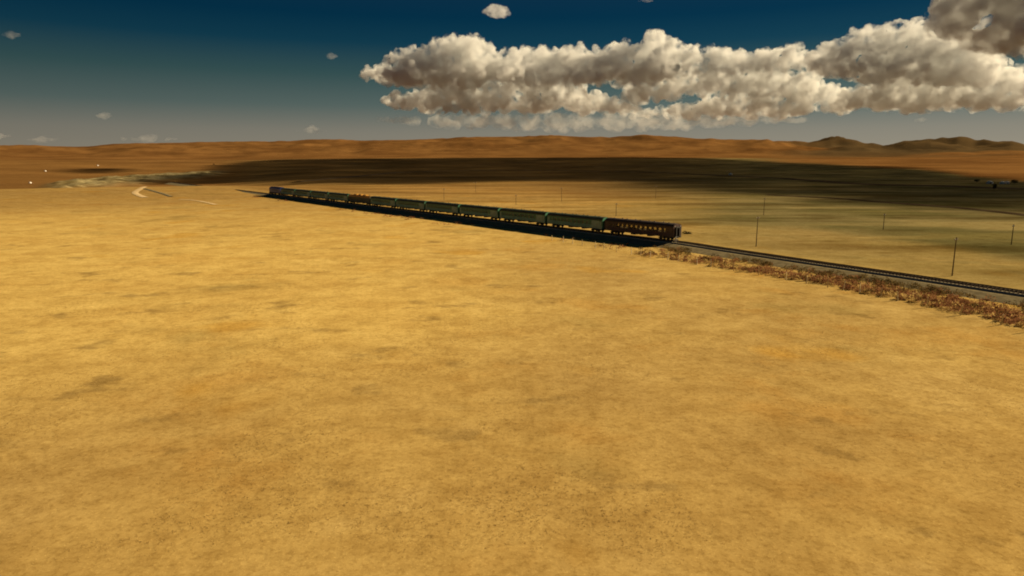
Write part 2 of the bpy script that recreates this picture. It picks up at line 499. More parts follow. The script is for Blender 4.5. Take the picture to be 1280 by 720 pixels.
FOOT_PX = [(900, 199), (960, 202), (1050, 206), (1140, 210), (1200, 219), (1290, 228), (1480, 240)]
FOOT_X = [p[0] for p in FOOT_PX]
FOOT_R = [math.hypot(*hit(*p)[:2]) for p in FOOT_PX]
print('foot', [round(v) for v in FOOT_R])
def build_ground():
    az = np.concatenate([np.arange(-180, -48, 3.0), np.arange(-48, 48, 0.16), np.arange(48, 180, 3.0)]) * math.pi / 180
    rr = [0.0, 6, 10, 14]
    while rr[-1] < 60000: rr.append(rr[-1] * (1.017 if 250 < rr[-1] < 8000 else 1.045 if rr[-1] < 8000 else 1.15))
    rr = np.array(rr[1:])
    A, RR = np.meshgrid(az, rr)
    X = np.sin(A) * RR; Y = np.cos(A) * RR
    Z = height(X, Y)
    n, m = len(rr), len(az)
    V = np.stack([X, Y, Z], -1).reshape(-1, 3)
    V = np.vstack([V, [[0, 0, float(height(0.0, 0.01))]]])
    i, j = np.meshgrid(np.arange(n - 1), np.arange(m), indexing='ij')
    j2 = (j + 1) % m
    Fq = np.stack([i * m + j, i * m + j2, (i + 1) * m + j2, (i + 1) * m + j], -1).reshape(-1, 4)[:, ::-1]
    me = np_mesh('ground', V, Fq, True)
    # close the disc under the camera
    bm = bmesh.new(); bm.from_mesh(me); bm.verts.ensure_lookup_table()
    c = bm.verts[len(V) - 1]
    for k in range(m): 
        f = bm.faces.new((c, bm.verts[(k + 1) % m], bm.verts[k])); f.smooth = True
    bm.to_mesh(me); bm.free()
    x, y = V[:, 0], V[:, 1]
    r = np.hypot(x, y); cx = column(x, y)
    td = track_dist(x, y)
    wob = fbm(x / 90, y / 90, 71, 4)
    wob2 = fbm(x / 400, y / 400, 73, 4)
    ol = sstep(20, 60, td + 22 * wob) * sstep(620, 1000, cx + 120 * wob + 0.35 * td)      # greener grass beyond the track
    ol = np.maximum(ol, sstep(560, 800, r + 120 * wob2) * sstep(200, 420, cx + 60 * wob))
    ol = np.maximum(ol, 0.62 * sstep(4, 11, td + 4 * wob) * sstep(760, 900, cx + 40 * wob))
    hl = sstep(2350, 2900, r + 260 * wob2)
    hl = np.maximum(hl, (0.42 + 0.2 * sstep(6, 25, td)) * sstep(170, 480, r + 60 * wob) * sstep(1000, 700, cx))
    hl = np.maximum(hl, 0.92 * sstep(640, 760, r) * sstep(420, 260, cx))
    rf = np.interp(cx, FOOT_X, FOOT_R)
    hl = np.maximum(hl, sstep(0.86, 1.04, r / rf + 0.08 * wob) * sstep(900, 1000, cx))
    near_brown = 0
    pl = np.maximum(bank_weight(x, y, cx, r), 0.0)
    hd = hl * sstep(2500, 3500, r) * sstep(930, 1040, cx) * sstep(-0.20, 0.12, fbm(x / 700, y / 500, 81, 4)) * 0.8
    for nm, v in (('beyond', sstep(5, 40, td)), ('straw', sstep(55, 100, r + 20 * wob) * sstep(430, 230, r + 60 * wob) * sstep(760, 420, cx + 160 * wob2)), ('near', sstep(105, 38, r + 22 * wob)), ('olive', ol), ('hill', np.clip(hl + near_brown, 0, 1)), ('pale', pl), ('hill_dark', hd)):
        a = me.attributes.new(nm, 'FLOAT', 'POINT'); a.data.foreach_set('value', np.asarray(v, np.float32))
    o = link('ground', me, M_GROUND)
    tag(o, kind='structure')
    print('ground', len(V), round(time.time() - T0, 1))
build_ground()

def ribbon(name, pts, widths, mat, lift, drape=True, kind='structure'):
    """A strip laid over the ground along a line: cross-section offsets/heights per row."""
    pts = np.asarray(pts, float)
    d = np.gradient(pts, axis=0); d /= np.linalg.norm(d, axis=1)[:, None]
    nrm = np.stack([-d[:, 1], d[:, 0]], -1)
    offs = [o for o, h in widths]; hs = [h for o, h in widths]
    V = []
    for o, h in zip(offs, hs):
        q = pts + nrm * o
        z = height(q[:, 0], q[:, 1]) if drape else np.zeros(len(q))
        V.append(np.column_stack([q, z + h + lift]))
    V = np.stack(V, 1)
    n, m = V.shape[:2]
    i, j = np.meshgrid(np.arange(n - 1), np.arange(m - 1), indexing='ij')
    Fq = np.stack([i * m + j, (i + 1) * m + j, (i + 1) * m + j + 1, i * m + j + 1], -1).reshape(-1, 4)[:, ::-1]
    o = link(name, np_mesh(name, V.reshape(-1, 3), Fq, False), mat)
    if kind: o['kind'] = kind
    return o

# ------------------------------------------------------------------ railway: bank, ballast, sleepers, rails
_tz = RAIL_Z
emb = ribbon('railway_embankment', TRACK[::3], [(-7.6, -0.3), (-5.4, 0.22), (-3.0, 0.72), (3.0, 0.72), (5.4, 0.22), (7.6, -0.3)], M_BANK, 0.0, drape=False)
trk = ribbon('railway_track', TRACK[::3], [(-2.45, 0.66), (-1.7, 1.06), (1.7, 1.06), (2.45, 0.66)], M_BALLAST, 0.0, drape=False)
def rails():
    d = np.gradient(TRACK, axis=0); d /= np.linalg.norm(d, axis=1)[:, None]
    nrm = np.stack([-d[:, 1], d[:, 0]], -1)
    for s in (-1, 1):
        c = TRACK + nrm * s * 0.76
        prof = [(-0.07, 1.12), (-0.035, 1.16), (-0.035, 1.30), (0.035, 1.30), (0.035, 1.16), (0.07, 1.12)]
        V = np.stack([np.column_stack([c + nrm * o, np.full(len(c), z)]) for o, z in prof], 1)
        n, m = V.shape[:2]
        i, j = np.meshgrid(np.arange(n - 1), np.arange(m - 1), indexing='ij')
        Fq = np.stack([i * m + j, (i + 1) * m + j, (i + 1) * m + j + 1, i * m + j + 1], -1).reshape(-1, 4)
        o = link('rail', np_mesh('rail', V.reshape(-1, 3), Fq), M_RAIL, trk)
    # sleepers closer together than can be picked apart: one part
    acc = np.concatenate([[0], np.cumsum(np.linalg.norm(np.diff(TRACK, axis=0), axis=1))])
    s = np.arange(0, acc[-1], 0.6)
    cx, cy = np.interp(s, acc, TRACK[:, 0]), np.interp(s, acc, TRACK[:, 1])
    dx, dy = np.interp(s, acc, d[:, 0]), np.interp(s, acc, d[:, 1])
    V = []; Fq = []
    for k in range(len(s)):
        t = np.array([dx[k], dy[k]]); n = np.array([-dy[k], dx[k]]); c = np.array([cx[k], cy[k]])
        b = len(V)
        for z in (0.98, 1.155):
            for a, e in ((-1.4, -.15), (1.4, -.15), (1.4, .15), (-1.4, .15)):
                p = c + n * a + t * e; V.append((p[0], p[1], z))
        for f in ((4, 5, 6, 7), (0, 1, 5, 4), (1, 2, 6, 5), (2, 3, 7, 6), (3, 0, 4, 7)): Fq.append([b + q for q in f])
    o = link('sleepers', np_mesh('sleepers', V, Fq), M_SLEEPER, trk)
    o['kind'] = 'stuff'
rails()

# ------------------------------------------------------------------ the train
PITCH_CAR = 24.54
LEN = 23.6
HW = 1.55
Z_SOLE, Z_EAVE, Z_TOP = 1.02, 3.42, 4.28       # above rail head
def side_profile():                              # one half of the coach cross-section from sole to ridge
    pts = [(HW - 0.05, Z_SOLE), (HW, Z_SOLE + 0.3), (HW, Z_EAVE)]
    return pts
def roof_profile(n=8):
    out = []
    for k in range(n + 1):
        a = math.pi * k / n
        out.append((HW * math.cos(a) * (1.0), Z_EAVE + (Z_TOP - Z_EAVE) * math.sin(a) ** 0.85 if 0 < k < n else Z_EAVE))
    return out
WIN_Z0, WIN_Z1 = 2.05, 2.98
def window_spans(kind, s=-1):
    # list of (x0, x1) along the coach, x from -LEN/2 (front) to LEN/2 (rear)
    sp = []
    if kind == 'maroon':
        sp = [(-9.9, -9.45), (-8.85, -8.4)]
        for k in range(10): sp.append((-7.55 + k * 1.62, -7.55 + k * 1.62 + 0.98))
        sp += [(8.9, 9.3)]
        if s > 0: sp = [(-9.9, -9.45)] + [(-8.35 + k * 1.62, -8.35 + k * 1.62 + 0.98) for k in range(11)]
    else:
        for k in range(9): sp.append((-8.3 + k * 1.68, -8.3 + k * 1.68 + 1.0))
        sp = [(-9.7, -9.3)] + sp
    return sp
def body_mesh(kind, mat):
    """Side walls with real window openings, and the two end walls."""
    b = MB(); bm = b.bm
    for s in (-1, 1):
        xs = [-LEN / 2]
        for a, c in window_spans(kind, s): xs += [a, c]
        xs.append(LEN / 2)
        for i, (x0, x1) in enumerate(zip(xs, xs[1:])):
            y = s * HW
            b.quad((x0, y, Z_SOLE + 0.98), (x1, y, Z_SOLE + 0.98), (x1, y, WIN_Z0), (x0, y, WIN_Z0))
            b.quad((x0, y, WIN_Z1), (x1, y, WIN_Z1), (x1, y, Z_EAVE), (x0, y, Z_EAVE))
            if i % 2 == 0:
                b.quad((x0, y, WIN_Z0), (x1, y, WIN_Z0), (x1, y, WIN_Z1), (x0, y, WIN_Z1))
            else:                                  # reveals of the opening
                yi = s * (HW - 0.07)
                for (p, q) in (((x0, WIN_Z0), (x1, WIN_Z0)), ((x1, WIN_Z0), (x1, WIN_Z1)), ((x1, WIN_Z1), (x0, WIN_Z1)), ((x0, WIN_Z1), (x0, WIN_Z0))):
                    b.quad((p[0], y, p[1]), (q[0], y, q[1]), (q[0], yi, q[1]), (p[0], yi, p[1]))
    prof = [(HW, Z_EAVE)] + roof_profile()[1:-1] + [(-HW, Z_EAVE)]
    for x in (-LEN / 2, LEN / 2):
        # end wall with a gangway door opening
        for s in (-1, 1):
            b.quad((x, s * HW, Z_SOLE), (x, s * 0.5, Z_SOLE), (x, s * 0.5, 3.1), (x, s * HW, 3.1))
        pts = [(x, HW, 3.1)] + [(x, p[0] * 0.995, p[1] - 0.004) for p in prof] + [(x, -HW, 3.1)]
        bm.faces.new([bm.verts.new(p) for p in pts])
    return b.mesh('body', mat)
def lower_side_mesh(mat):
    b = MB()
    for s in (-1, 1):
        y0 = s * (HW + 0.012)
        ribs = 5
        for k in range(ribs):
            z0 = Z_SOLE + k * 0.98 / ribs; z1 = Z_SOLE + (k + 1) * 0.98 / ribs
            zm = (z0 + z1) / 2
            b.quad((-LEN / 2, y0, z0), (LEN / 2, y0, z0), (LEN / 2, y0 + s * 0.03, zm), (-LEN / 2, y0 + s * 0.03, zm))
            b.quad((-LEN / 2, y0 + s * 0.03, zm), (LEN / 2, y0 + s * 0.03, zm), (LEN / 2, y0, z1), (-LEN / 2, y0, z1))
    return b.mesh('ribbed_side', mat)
def roof_mesh(mat, over=0.05):
    b = MB()
    pr = [(HW + over, Z_EAVE - 0.06)] + [(p[0] * (1 + over / HW), p[1] + 0.012) for p in roof_profile(12)] + [(-HW - over, Z_EAVE - 0.06)]
    rings = []
    for x, sc in ((-LEN / 2 - 0.02, 0.985), (-LEN / 2 + 0.35, 1.0), (LEN / 2 - 0.35, 1.0), (LEN / 2 + 0.02, 0.985)):
        rings.append([(x, p[0] * sc, Z_EAVE - 0.06 + (p[1] - Z_EAVE + 0.06) * (sc if sc == 1 else 0.93)) for p in pr])
    b.loft(rings, closed=False)
    return b.mesh('roof', mat)
def vent_mesh(mat):
    b = MB()
    b.cone((0, 0, -0.12), (0, 0, 0.10), 0.10, 0.10, 8)
    b.cone((0, 0, 0.10), (0, 0, 0.17), 0.22, 0.15, 8)
    return b.mesh('roof_vent', mat)
def bogie_mesh():
    b = MB()
    for s in (-1, 1):
        b.box(-1.75, 1.75, s * 1.0 - 0.07, s * 1.0 + 0.07, 0.42, 0.66, 0.03)
        for x in (-1.2, 1.2):
            b.box(x - 0.18, x + 0.18, s * 1.08 - 0.1, s * 1.08 + 0.1, 0.32, 0.62, 0.03)
        b.box(-0.28, 0.28, s * 1.02 - 0.12, s * 1.02 + 0.12, 0.40, 0.98, 0.03)
    b.box(-0.35, 0.35, -1.1, 1.1, 0.62, 0.96)
    return b.mesh('bogie', M_UNDER)
def wheelset_mesh():
    b = MB()
    b.cone((0, -1.0, 0.475), (0, 1.0, 0.475), 0.08, 0.08, 8)
    for s in (-1, 1):
        b.cone((0, s * 0.70, 0.475), (0, s * 0.83, 0.475), 0.475, 0.475, 20)
        b.cone((0, s * 0.66, 0.475), (0, s * 0.70, 0.475), 0.50, 0.50, 20)
    return b.mesh('wheelset', M_UNDER)
ME_BOGIE, ME_WHEELSET = bogie_mesh(), wheelset_mesh()
_b = MB(); _b.box(-LEN / 2, LEN / 2, -HW + 0.1, HW - 0.1, Z_SOLE - 0.14, Z_SOLE + 0.05); _b.box(-LEN / 2 - 0.25, -LEN / 2, -1.2, 1.2, 0.85, 1.12); _b.box(LEN / 2, LEN / 2 + 0.25, -1.2, 1.2, 0.85, 1.12)
for sx in (-1, 1):
    for sy in (-1, 1): _b.cone((sx * (LEN / 2 + 0.25), sy * 0.9, 0.98), (sx * (LEN / 2 + 0.42), sy * 0.9, 0.98), 0.2, 0.22, 10)
    _b.box(sx * (LEN / 2 + 0.2) - 0.2, sx * (LEN / 2 + 0.2) + 0.22, -0.15, 0.15, 0.70, 0.98)
ME_UNDER = _b.mesh('underframe', M_UNDER)
def equipment_mesh(mat, boxes):
    b = MB()
    for x0, x1, z0 in boxes: b.box(x0, x1, -1.38, 1.38, z0, Z_SOLE - 0.142, 0.04)
    return b.mesh('underfloor_box', mat)
ME_EQUIP = [equipment_mesh(M_UNDER, [(3.2, 4.4, 0.55)]), equipment_mesh(M_UNDER, [(-2.4, -1.0, 0.5)]), equipment_mesh(M_UNDER, [(0.6, 1.2, 0.65)])]
_b = MB()
for s in (-1, 1): _b.box(-0.16, 0.16, s * 0.62 - 0.12, s * 0.62 + 0.12, 1.1, 3.25)
_b.box(-0.16, 0.16, -0.74, 0.74, 3.252, 3.5)
ME_GANGWAY = _b.mesh('gangway_bellows', M_RUBBER)
_b = MB(); _b.box(-0.03, 0.03, -0.48, 0.48, 1.08, 3.08)
ME_ENDDOOR = _b.mesh('end_door', M_RUBBER)
_b = MB()
_b.box(-0.33, 0.33, -0.025, 0.025, 1.1, 3.05, 0.01)
ME_SIDE_DOOR = {}
def side_door(mat):
    if mat.name not in ME_SIDE_DOOR:
        b = MB(); b.box(-0.36, 0.36, -0.03, 0.03, 1.0, 3.05, 0.012)
        ME_SIDE_DOOR[mat.name] = b.mesh('side_door', mat)
    return ME_SIDE_DOOR[mat.name]
_b.bm.free()
PANE = {}
def pane_mesh(w, mat):
    k = (round(w, 2), mat.name)
    if k not in PANE:
        b = MB(); b.box(-w / 2, w / 2, -0.008, 0.008, WIN_Z0, WIN_Z1)
        PANE[k] = b.mesh('window', mat)
    return PANE[k]
FRAME = {}
def frame_mesh(w, mat):
    k = (round(w, 2), mat.name)
    if k not in FRAME:
        b = MB(); t = 0.06
        b.box(-w / 2 - t, w / 2 + t, -0.02, 0.02, WIN_Z0 - t, WIN_Z0); b.box(-w / 2 - t, w / 2 + t, -0.02, 0.02, WIN_Z1, WIN_Z1 + t)
        b.box(-w / 2 - t, -w / 2, -0.02, 0.02, WIN_Z0, WIN_Z1); b.box(w / 2, w / 2 + t, -0.02, 0.02, WIN_Z0, WIN_Z1)
        b.box(-w / 2, w / 2, -0.015, 0.015, WIN_Z0 + 0.62, WIN_Z0 + 0.66)
        FRAME[k] = b.mesh('window_frame', mat)
    return FRAME[k]
INNER = {}
def interior(kind):
    if kind not in INNER:
        b = MB()
        b.box(-LEN / 2 + 0.05, LEN / 2 - 0.05, -HW + 0.09, HW - 0.09, Z_SOLE + 0.052, Z_SOLE + 0.12)
        if kind == 'maroon':                      # open saloon: seat rows under the window line
            for k in range(13): b.box(-8.0 + k * 1.3, -7.88 + k * 1.3, -1.35, 1.35, Z_SOLE + 0.122, 2.0)
            b.box(-LEN / 2 + 1.4, -LEN / 2 + 1.46, -1.4, 1.4, Z_SOLE + 0.122, 3.35); b.box(LEN / 2 - 2.0, LEN / 2 - 1.94, -1.4, 1.4, Z_SOLE + 0.122, 3.35)
        else:                                     # compartments behind a corridor wall
            b.box(-LEN / 2 + 0.3, LEN / 2 - 0.3, -1.36, -1.32, Z_SOLE + 0.122, 3.40)
            for k in range(11): b.box(-9.2 + k * 1.85, -9.16 + k * 1.85, -1.318, 1.4, Z_SOLE + 0.122, 3.40)
        INNER[kind] = b.mesh('interior', M_INSIDE if kind == 'maroon' else M_CURTAIN)
    return INNER[kind]

STYLE = {
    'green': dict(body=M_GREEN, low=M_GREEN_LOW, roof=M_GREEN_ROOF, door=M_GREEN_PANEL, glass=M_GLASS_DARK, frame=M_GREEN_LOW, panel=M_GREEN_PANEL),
    'maroon': dict(body=M_MAROON, low=M_MAROON_LOW, roof=M_MAROON_ROOF, door=M_MAROON_LOW, glass=M_GLASS, frame=M_MAROON_TRIM, panel=None),
    'orange': dict(body=M_GREY_GREEN, low=M_GREY_GREEN, roof=M_ORANGE, door=M_GREY_GREEN, glass=M_GLASS_DARK, frame=M_GREY_GREEN, panel=None),
}
def make_coach(name, kind):
    st = STYLE[kind]
    wk = 'maroon' if kind == 'maroon' else 'green'
    root = empty(name)
    body = link('body', body_mesh(wk, st['body']), None, root)
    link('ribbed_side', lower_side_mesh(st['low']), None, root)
    roof = link('roof', roof_mesh(st['roof']), None, root)
    vm = vent_mesh(st['roof'] if kind != 'orange' else M_GREY_GREEN)
    for k in range(9):
        link('roof_vent', vm, None, roof, (-9.4 + k * 2.35, 0.35 if k % 2 else -0.35, Z_TOP))
    if kind == 'orange':
        b = MB()
        for k in range(3): b.box(-7 + k * 5, -4.2 + k * 5, -0.7, 0.7, Z_TOP - 0.1, Z_TOP + 0.28, 0.06)
        b.build('roof_hatch', M_ORANGE, roof)
    for s in (-1, 1):
        for a, c in window_spans(wk, s):
            p = link('window', pane_mesh(c - a, st['glass']), None, root, ((a + c) / 2, s * (HW - 0.05), 0))
            link('window_frame', frame_mesh(c - a, st['frame']), None, p, (0, s * 0.062, 0))
        for x in (-LEN / 2 + 0.75, LEN / 2 - 0.75):
            link('side_door', side_door(st['door']), None, root, (x, s * (HW + 0.035), 0))
        if st['panel']:
            b = MB(); b.box(LEN / 2 - 4.3, LEN / 2 - 1.25, s * (HW + 0.045) - 0.02, s * (HW + 0.045) + 0.02, Z_SOLE + 0.12, 3.22, 0.015)
            b.build('end_panel', st['panel'], root)
    link('interior', interior(wk), None, root)
    link('underframe', ME_UNDER, None, root)
    for me in ME_EQUIP: link('underfloor_box', me, None, root)
    for x in (-8.5, 8.5):
        bg = link('bogie', ME_BOGIE, None, root, (x, 0, 0))
        for dx in (-1.2, 1.2): link('wheelset', ME_WHEELSET, None, bg, (dx, 0, 0))
    for s in (-1, 1):
        link('gangway_bellows', ME_GANGWAY, None, root, (s * (LEN / 2 + 0.17), 0, 0))
        link('end_door', ME_ENDDOOR, None, root, (s * (LEN / 2 - 0.03), 0, 0))
    if kind == 'maroon':
        for s in (-1, 1):                          # pale edge posts of the end wall
            b = MB(); b.box(LEN / 2 + 0.002, LEN / 2 + 0.05, s * 1.44 - 0.10, s * 1.44 + 0.10, Z_SOLE, 3.4); b.build('end_post', M_MAROON_TRIM, root)
        for s in (-1, 1):
            b = MB(); b.cone((LEN / 2 + 0.02, s * 1.1, 3.62), (LEN / 2 + 0.14, s * 1.1, 3.62), 0.09, 0.10, 10); b.build('tail_lamp', M_LAMP, root)
    return root

def copy_tree(o, parent=None):
    c = o.copy(); COL.objects.link(c)
    if parent is not None: c.parent = parent
    for ch in o.children: copy_tree(ch, c)
    return c

def make_loco():
    root = empty('diesel_locomotive')
    L = 21.6
    b = MB()
    def ring(x, w, zt, z0=1.15):
        pts = [(x, w, z0), (x, w, 3.35)]
        for k in range(1, 8):
            a = math.pi * k / 8
            pts.append((x, w * math.cos(a), 3.35 + (zt - 3.35) * math.sin(a) ** 0.8))
        pts += [(x, -w, 3.35), (x, -w, z0)]
        return pts
    b.loft([ring(-L / 2, 1.15, 3.7), ring(-L / 2 + 0.5, 1.42, 4.1), ring(-L / 2 + 1.2, 1.5, 4.4), ring(L / 2, 1.5, 4.4)], closed=True, caps=True)
    b.build('body', M_NAVY, root)
    b = MB(); b.box(-L / 2 + 2.4, L / 2 - 0.4, -0.95, 0.95, 4.36, 4.52, 0.05)
    for k in range(3): b.cone((-2 + k * 3.4, 0, 4.52), (-2 + k * 3.4, 0, 4.66), 0.75, 0.7, 14)
    b.build('roof_fans', M_NAVY_ROOF, root)
    for s in (-1, 1):
        b = MB(); b.box(-0.5, 0.5, -0.02, 0.02, 2.45, 3.2, 0.01)
        w = b.build('cab_window', M_GLASS_DARK, root); w.location = (-L / 2 + 1.9, s * 1.51, 0)
        b = MB(); b.box(-0.02, 0.02, -0.42, 0.42, 2.6, 3.3, 0.01)
        w = b.build('windscreen', M_GLASS_DARK, root); w.location = (-L / 2 - 0.01, s * 0.52, 0)
        b = MB()
        for k in range(5): b.box(-4 + k * 2.2, -2.7 + k * 2.2, s * 1.505 - 0.02, s * 1.505 + 0.02, 2.3, 3.0, 0.01)
        b.build('side_grille', M_NAVY_ROOF, root)
        b = MB(); b.cone((-L / 2 - 0.08, s * 0.9, 1.75), (-L / 2 + 0.1, s * 0.9, 1.75), 0.14, 0.14, 10); b.build('headlight', M_LAMP, root)
    b = MB(); b.cone((-L / 2 - 0.02, 0, 3.55), (-L / 2 + 0.2, 0, 3.55), 0.2, 0.2, 12); b.build('headlight', M_LAMP, root)
    b = MB(); b.box(-L / 2 - 0.2, L / 2 + 0.2, -1.4, 1.4, 0.95, 1.146); b.box(-L / 2 - 0.3, -L / 2 + 0.4, -1.35, 1.35, 0.25, 0.948)
    b.build('underframe', M_UNDER, root)
    b = MB(); b.box(-2.2, 2.2, -1.3, 1.3, 0.4, 0.946, 0.08); b.build('fuel_tank', M_UNDER, root)
    for x in (-6.6, 6.6):
        bg = link('bogie', ME_BOGIE, None, root, (x, 0, 0))
        for dx in (-1.2, 0.0, 1.2): link('wheelset', ME_WHEELSET, None, bg, (dx, 0, 0))
    return root

TRAIN_DIR = _d
TRAIN_RZ = math.atan2(-TRAIN_DIR[1], -TRAIN_DIR[0])      # coach +x points to the rear
def put(o, n, length=PITCH_CAR):
    p = REAR + TRAIN_DIR * (n * PITCH_CAR + length / 2)
    o.location = (p[0], p[1], RAIL_Z); o.rotation_euler = (0, 0, TRAIN_RZ)
GRP = 'coaches of the passenger train'
c0 = make_coach('maroon_coach', 'maroon'); put(c0, 0)
tag(c0, 'dark maroon passenger coach with a row of see-through windows at the tail of the train', 'coach', GRP)
green = make_coach('green_coach', 'green')
co = make_coach('orange_roofed_coach', 'orange')
put(co, 7); tag(co, 'dark coach with an orange roof, the only one in the green train', 'coach', GRP)
ORD = {1: 'green coach coupled directly to the maroon tail coach, largest of the green ones',
       2: 'second green coach ahead of the maroon tail coach', 3: 'third green coach ahead of the maroon tail coach',
       4: 'fourth green coach ahead of the maroon tail coach', 5: 'second green coach behind the orange-roofed coach',
       6: 'green coach coupled directly behind the orange-roofed coach', 8: 'green coach coupled directly ahead of the orange-roofed coach',
       9: 'second green coach ahead of the orange-roofed coach', 10: 'second green coach behind the navy locomotive',
       11: 'green coach coupled directly behind the navy locomotive'}
for n in (1, 2, 3, 4, 5, 6, 8, 9, 10, 11):
    o = green if n == 1 else copy_tree(green)
    put(o, n)
    tag(o, ORD[n], 'coach', GRP)
lo = make_loco(); put(lo, 12, 22.5)
tag(lo, 'dark navy diesel locomotive at the head of the long green train', 'locomotive')
print('train', round(time.time() - T0, 1))

# ------------------------------------------------------------------ poles, posts, fence
def make_pole(h):
    root = empty('telegraph_pole')
    b = MB(); b.cone((0, 0, -0.5), (0, 0, h), 0.12, 0.08, 8); b.build('pole', M_POLE, root)
    b = MB(); b.box(-0.75, 0.75, -0.05, 0.05, h - 0.55, h - 0.42); b.build('crossarm', M_POLE, root)
    for x in (-0.65, -0.3, 0.3, 0.65):
        b = MB(); b.cone((x, 0, h - 0.418), (x, 0, h - 0.22), 0.05, 0.035, 6); b.build('insulator', M_CERAMIC, root)
    return root
POLES = [(1190, 345, 305, 'tallest thin dark pole, standing on pale grass beside the empty track'),
         (945, 308.5, 273, 'thin dark pole beside the track a little past the maroon coach'),
         (954.5, 269, 249, 'thin pole on the streaky plain straight behind the pole nearest the maroon coach'),
         (1104, 287, 273, 'faint pole in the middle of the olive plain beyond the empty track'),
         (1264, 306, 286, 'thin pole out on the olive grass near the dark ditch line'),
         (702, 252, 228, 'thin pole beyond the train, above the second green coach'),
         (819.5, 248, 233, 'small pole on golden grass beyond the maroon coach'),
         (594.5, 240.5, 228, 'small pole near the edge of the cloud shadow beyond the train'),
         (555, 250.5, 236, 'small pole rising just above the roof of the fourth green coach'),
         (645, 256, 250, 'short pole rising just over the roof of the second green coach'),
         (770, 270, 261, 'short pole showing above the front end of the maroon coach')]
for i, (px, py, top, lab) in enumerate(POLES):
    q = hit(px, py)
    dist = math.hypot(q[0], q[1])
    h = max(5.0, min(7.5, (py - top) / F_PX * dist * 1.02))
    o = make_pole(h); o.location = q; o.rotation_euler = (R(random.uniform(-1, 1)), R(random.uniform(-1, 1)), TRAIN_RZ + 1.57)
    tag(o, lab, 'utility pole', 'telegraph poles along the railway')

def fence():
    px = [(690, 300.8), (704, 303), (740, 309.5), (775, 316), (820, 323), (862, 329.5), (886, 333.6), (936, 342.2), (987, 350.8), (1034, 359.4), (1092, 370), (1132, 378.6), (1170, 387.5), (1211, 396.5), (1260, 408.6), (1330, 425), (1420, 447)]
    line = spline([hit(x, y)[:2] for x, y in px], 0.5)
    acc = np.concatenate([[0], np.cumsum(np.linalg.norm(np.diff(line, axis=0), axis=1))])
    root = empty('wire_fence', (line[0][0], line[0][1], 0))
    tag(root, 'long wire fence of thin pale wooden posts below the railway', 'fence')
    bs = MB(); bs.cone((0, 0, -0.2), (0, 0, 1.6), 0.09, 0.07, 6); me = bs.mesh('fence_post', M_POST)
    s = 0.0; prev = None; w = MB(); k = 0
    while s < acc[-1]:
        x, y = np.interp(s, acc, line[:, 0]), np.interp(s, acc, line[:, 1])
        z = float(height(x, y))
        o = link('fence_post', me, None, root, (x - line[0][0], y - line[0][1], z))
        o.rotation_euler = (R(random.uniform(-5, 5)), R(random.uniform(-5, 5)), random.random())
        o.scale = (1, 1, random.uniform(0.85, 1.1))
        if prev:
            for h in (0.4, 0.75, 1.1):
                w.cone((prev[0] - line[0][0], prev[1] - line[0][1], prev[2] + h), (x - line[0][0], y - line[0][1], z + h), 0.006, 0.006, 3, False)
        prev = (x, y, z); k += 1
        s += random.choice((3.6, 4.2, 5.0, 5.6, 2.8))
    w.build('wire', M_WIRE, root)
    print('fence posts', k)
    return line
FENCE = fence()

q = on_plane(844.5, 305.5, 0.62)
mk = empty('trackside_marker', (q[0], q[1], 0.3))
tag(mk, 'white T-shaped marker post beside the rails at the rear of the maroon coach', 'signpost')
b = MB(); b.box(-0.16, 0.16, -0.10, 0.10, 0, 2.1, 0.02); b.build('post', M_WHITE, mk)
b = MB(); b.box(-0.62, 0.62, -0.16, -0.105, 1.25, 1.62, 0.01); b.build('cross_board', M_WHITE, mk)

# ------------------------------------------------------------------ gers and the far settlement
def make_ger(sz=1.0):
    root = empty('round_tent')
    n = 18
    def ring(r, z): return [(r * math.cos(2 * math.pi * k / n), r * math.sin(2 * math.pi * k / n), z) for k in range(n)]
    b = MB(); b.loft([ring(3.0, -0.6), ring(3.05, 0.8), ring(3.0, 1.7)]); b.build('wall', M_FELT, root, True)
    b = MB(); b.loft([ring(3.1, 1.65), ring(1.9, 2.35), ring(0.6, 2.85)], caps=True); b.build('roof', M_FELT, root, True)
    b = MB(); b.cone((0, 0, 2.85), (0, 0, 3.0), 0.62, 0.5, 12); b.build('crown_ring', M_POLE, root)
    b = MB(); b.box(-0.5, 0.5, -3.1, -2.95, 0, 1.6, 0.02); b.build('door', M_DOOR, root)
    root.scale = (sz, sz, sz)
    return root
GERS = [(37.6, 229.0, 0.62, 'bright white round tent standing alone at the edge of the golden field'),
        (56.5, 214.2, 0.8, 'small white round tent on brown ground at the end of the dark strip'),
        (122, 207.2, 0.8, 'tiny pale round tent above the thin dark strip of shadow'),
        (1237, 229.5, 0.9, 'single white round tent set apart in the settlement below the hills'),
        (1253, 229.8, 0.8, 'first of two white round tents close together below the hills'),
        (1258.5, 229.6, 0.8, 'second of two white round tents, next to the dark tree below the hills'),
        (913, 218.6, 1.0, 'pale speck of a round tent deep in the cloud shadow')]
g0 = make_ger()
for i, (px, py, sz, lab) in enumerate(GERS):
    o = g0 if i == 0 else copy_tree(g0)
    q = hit(px, py); o.location = q; o.scale = (sz, sz, sz); o.rotation_euler = (0, 0, random.uniform(-0.5, 0.5))
    tag(o, lab, 'tent', 'white round tents on the steppe')

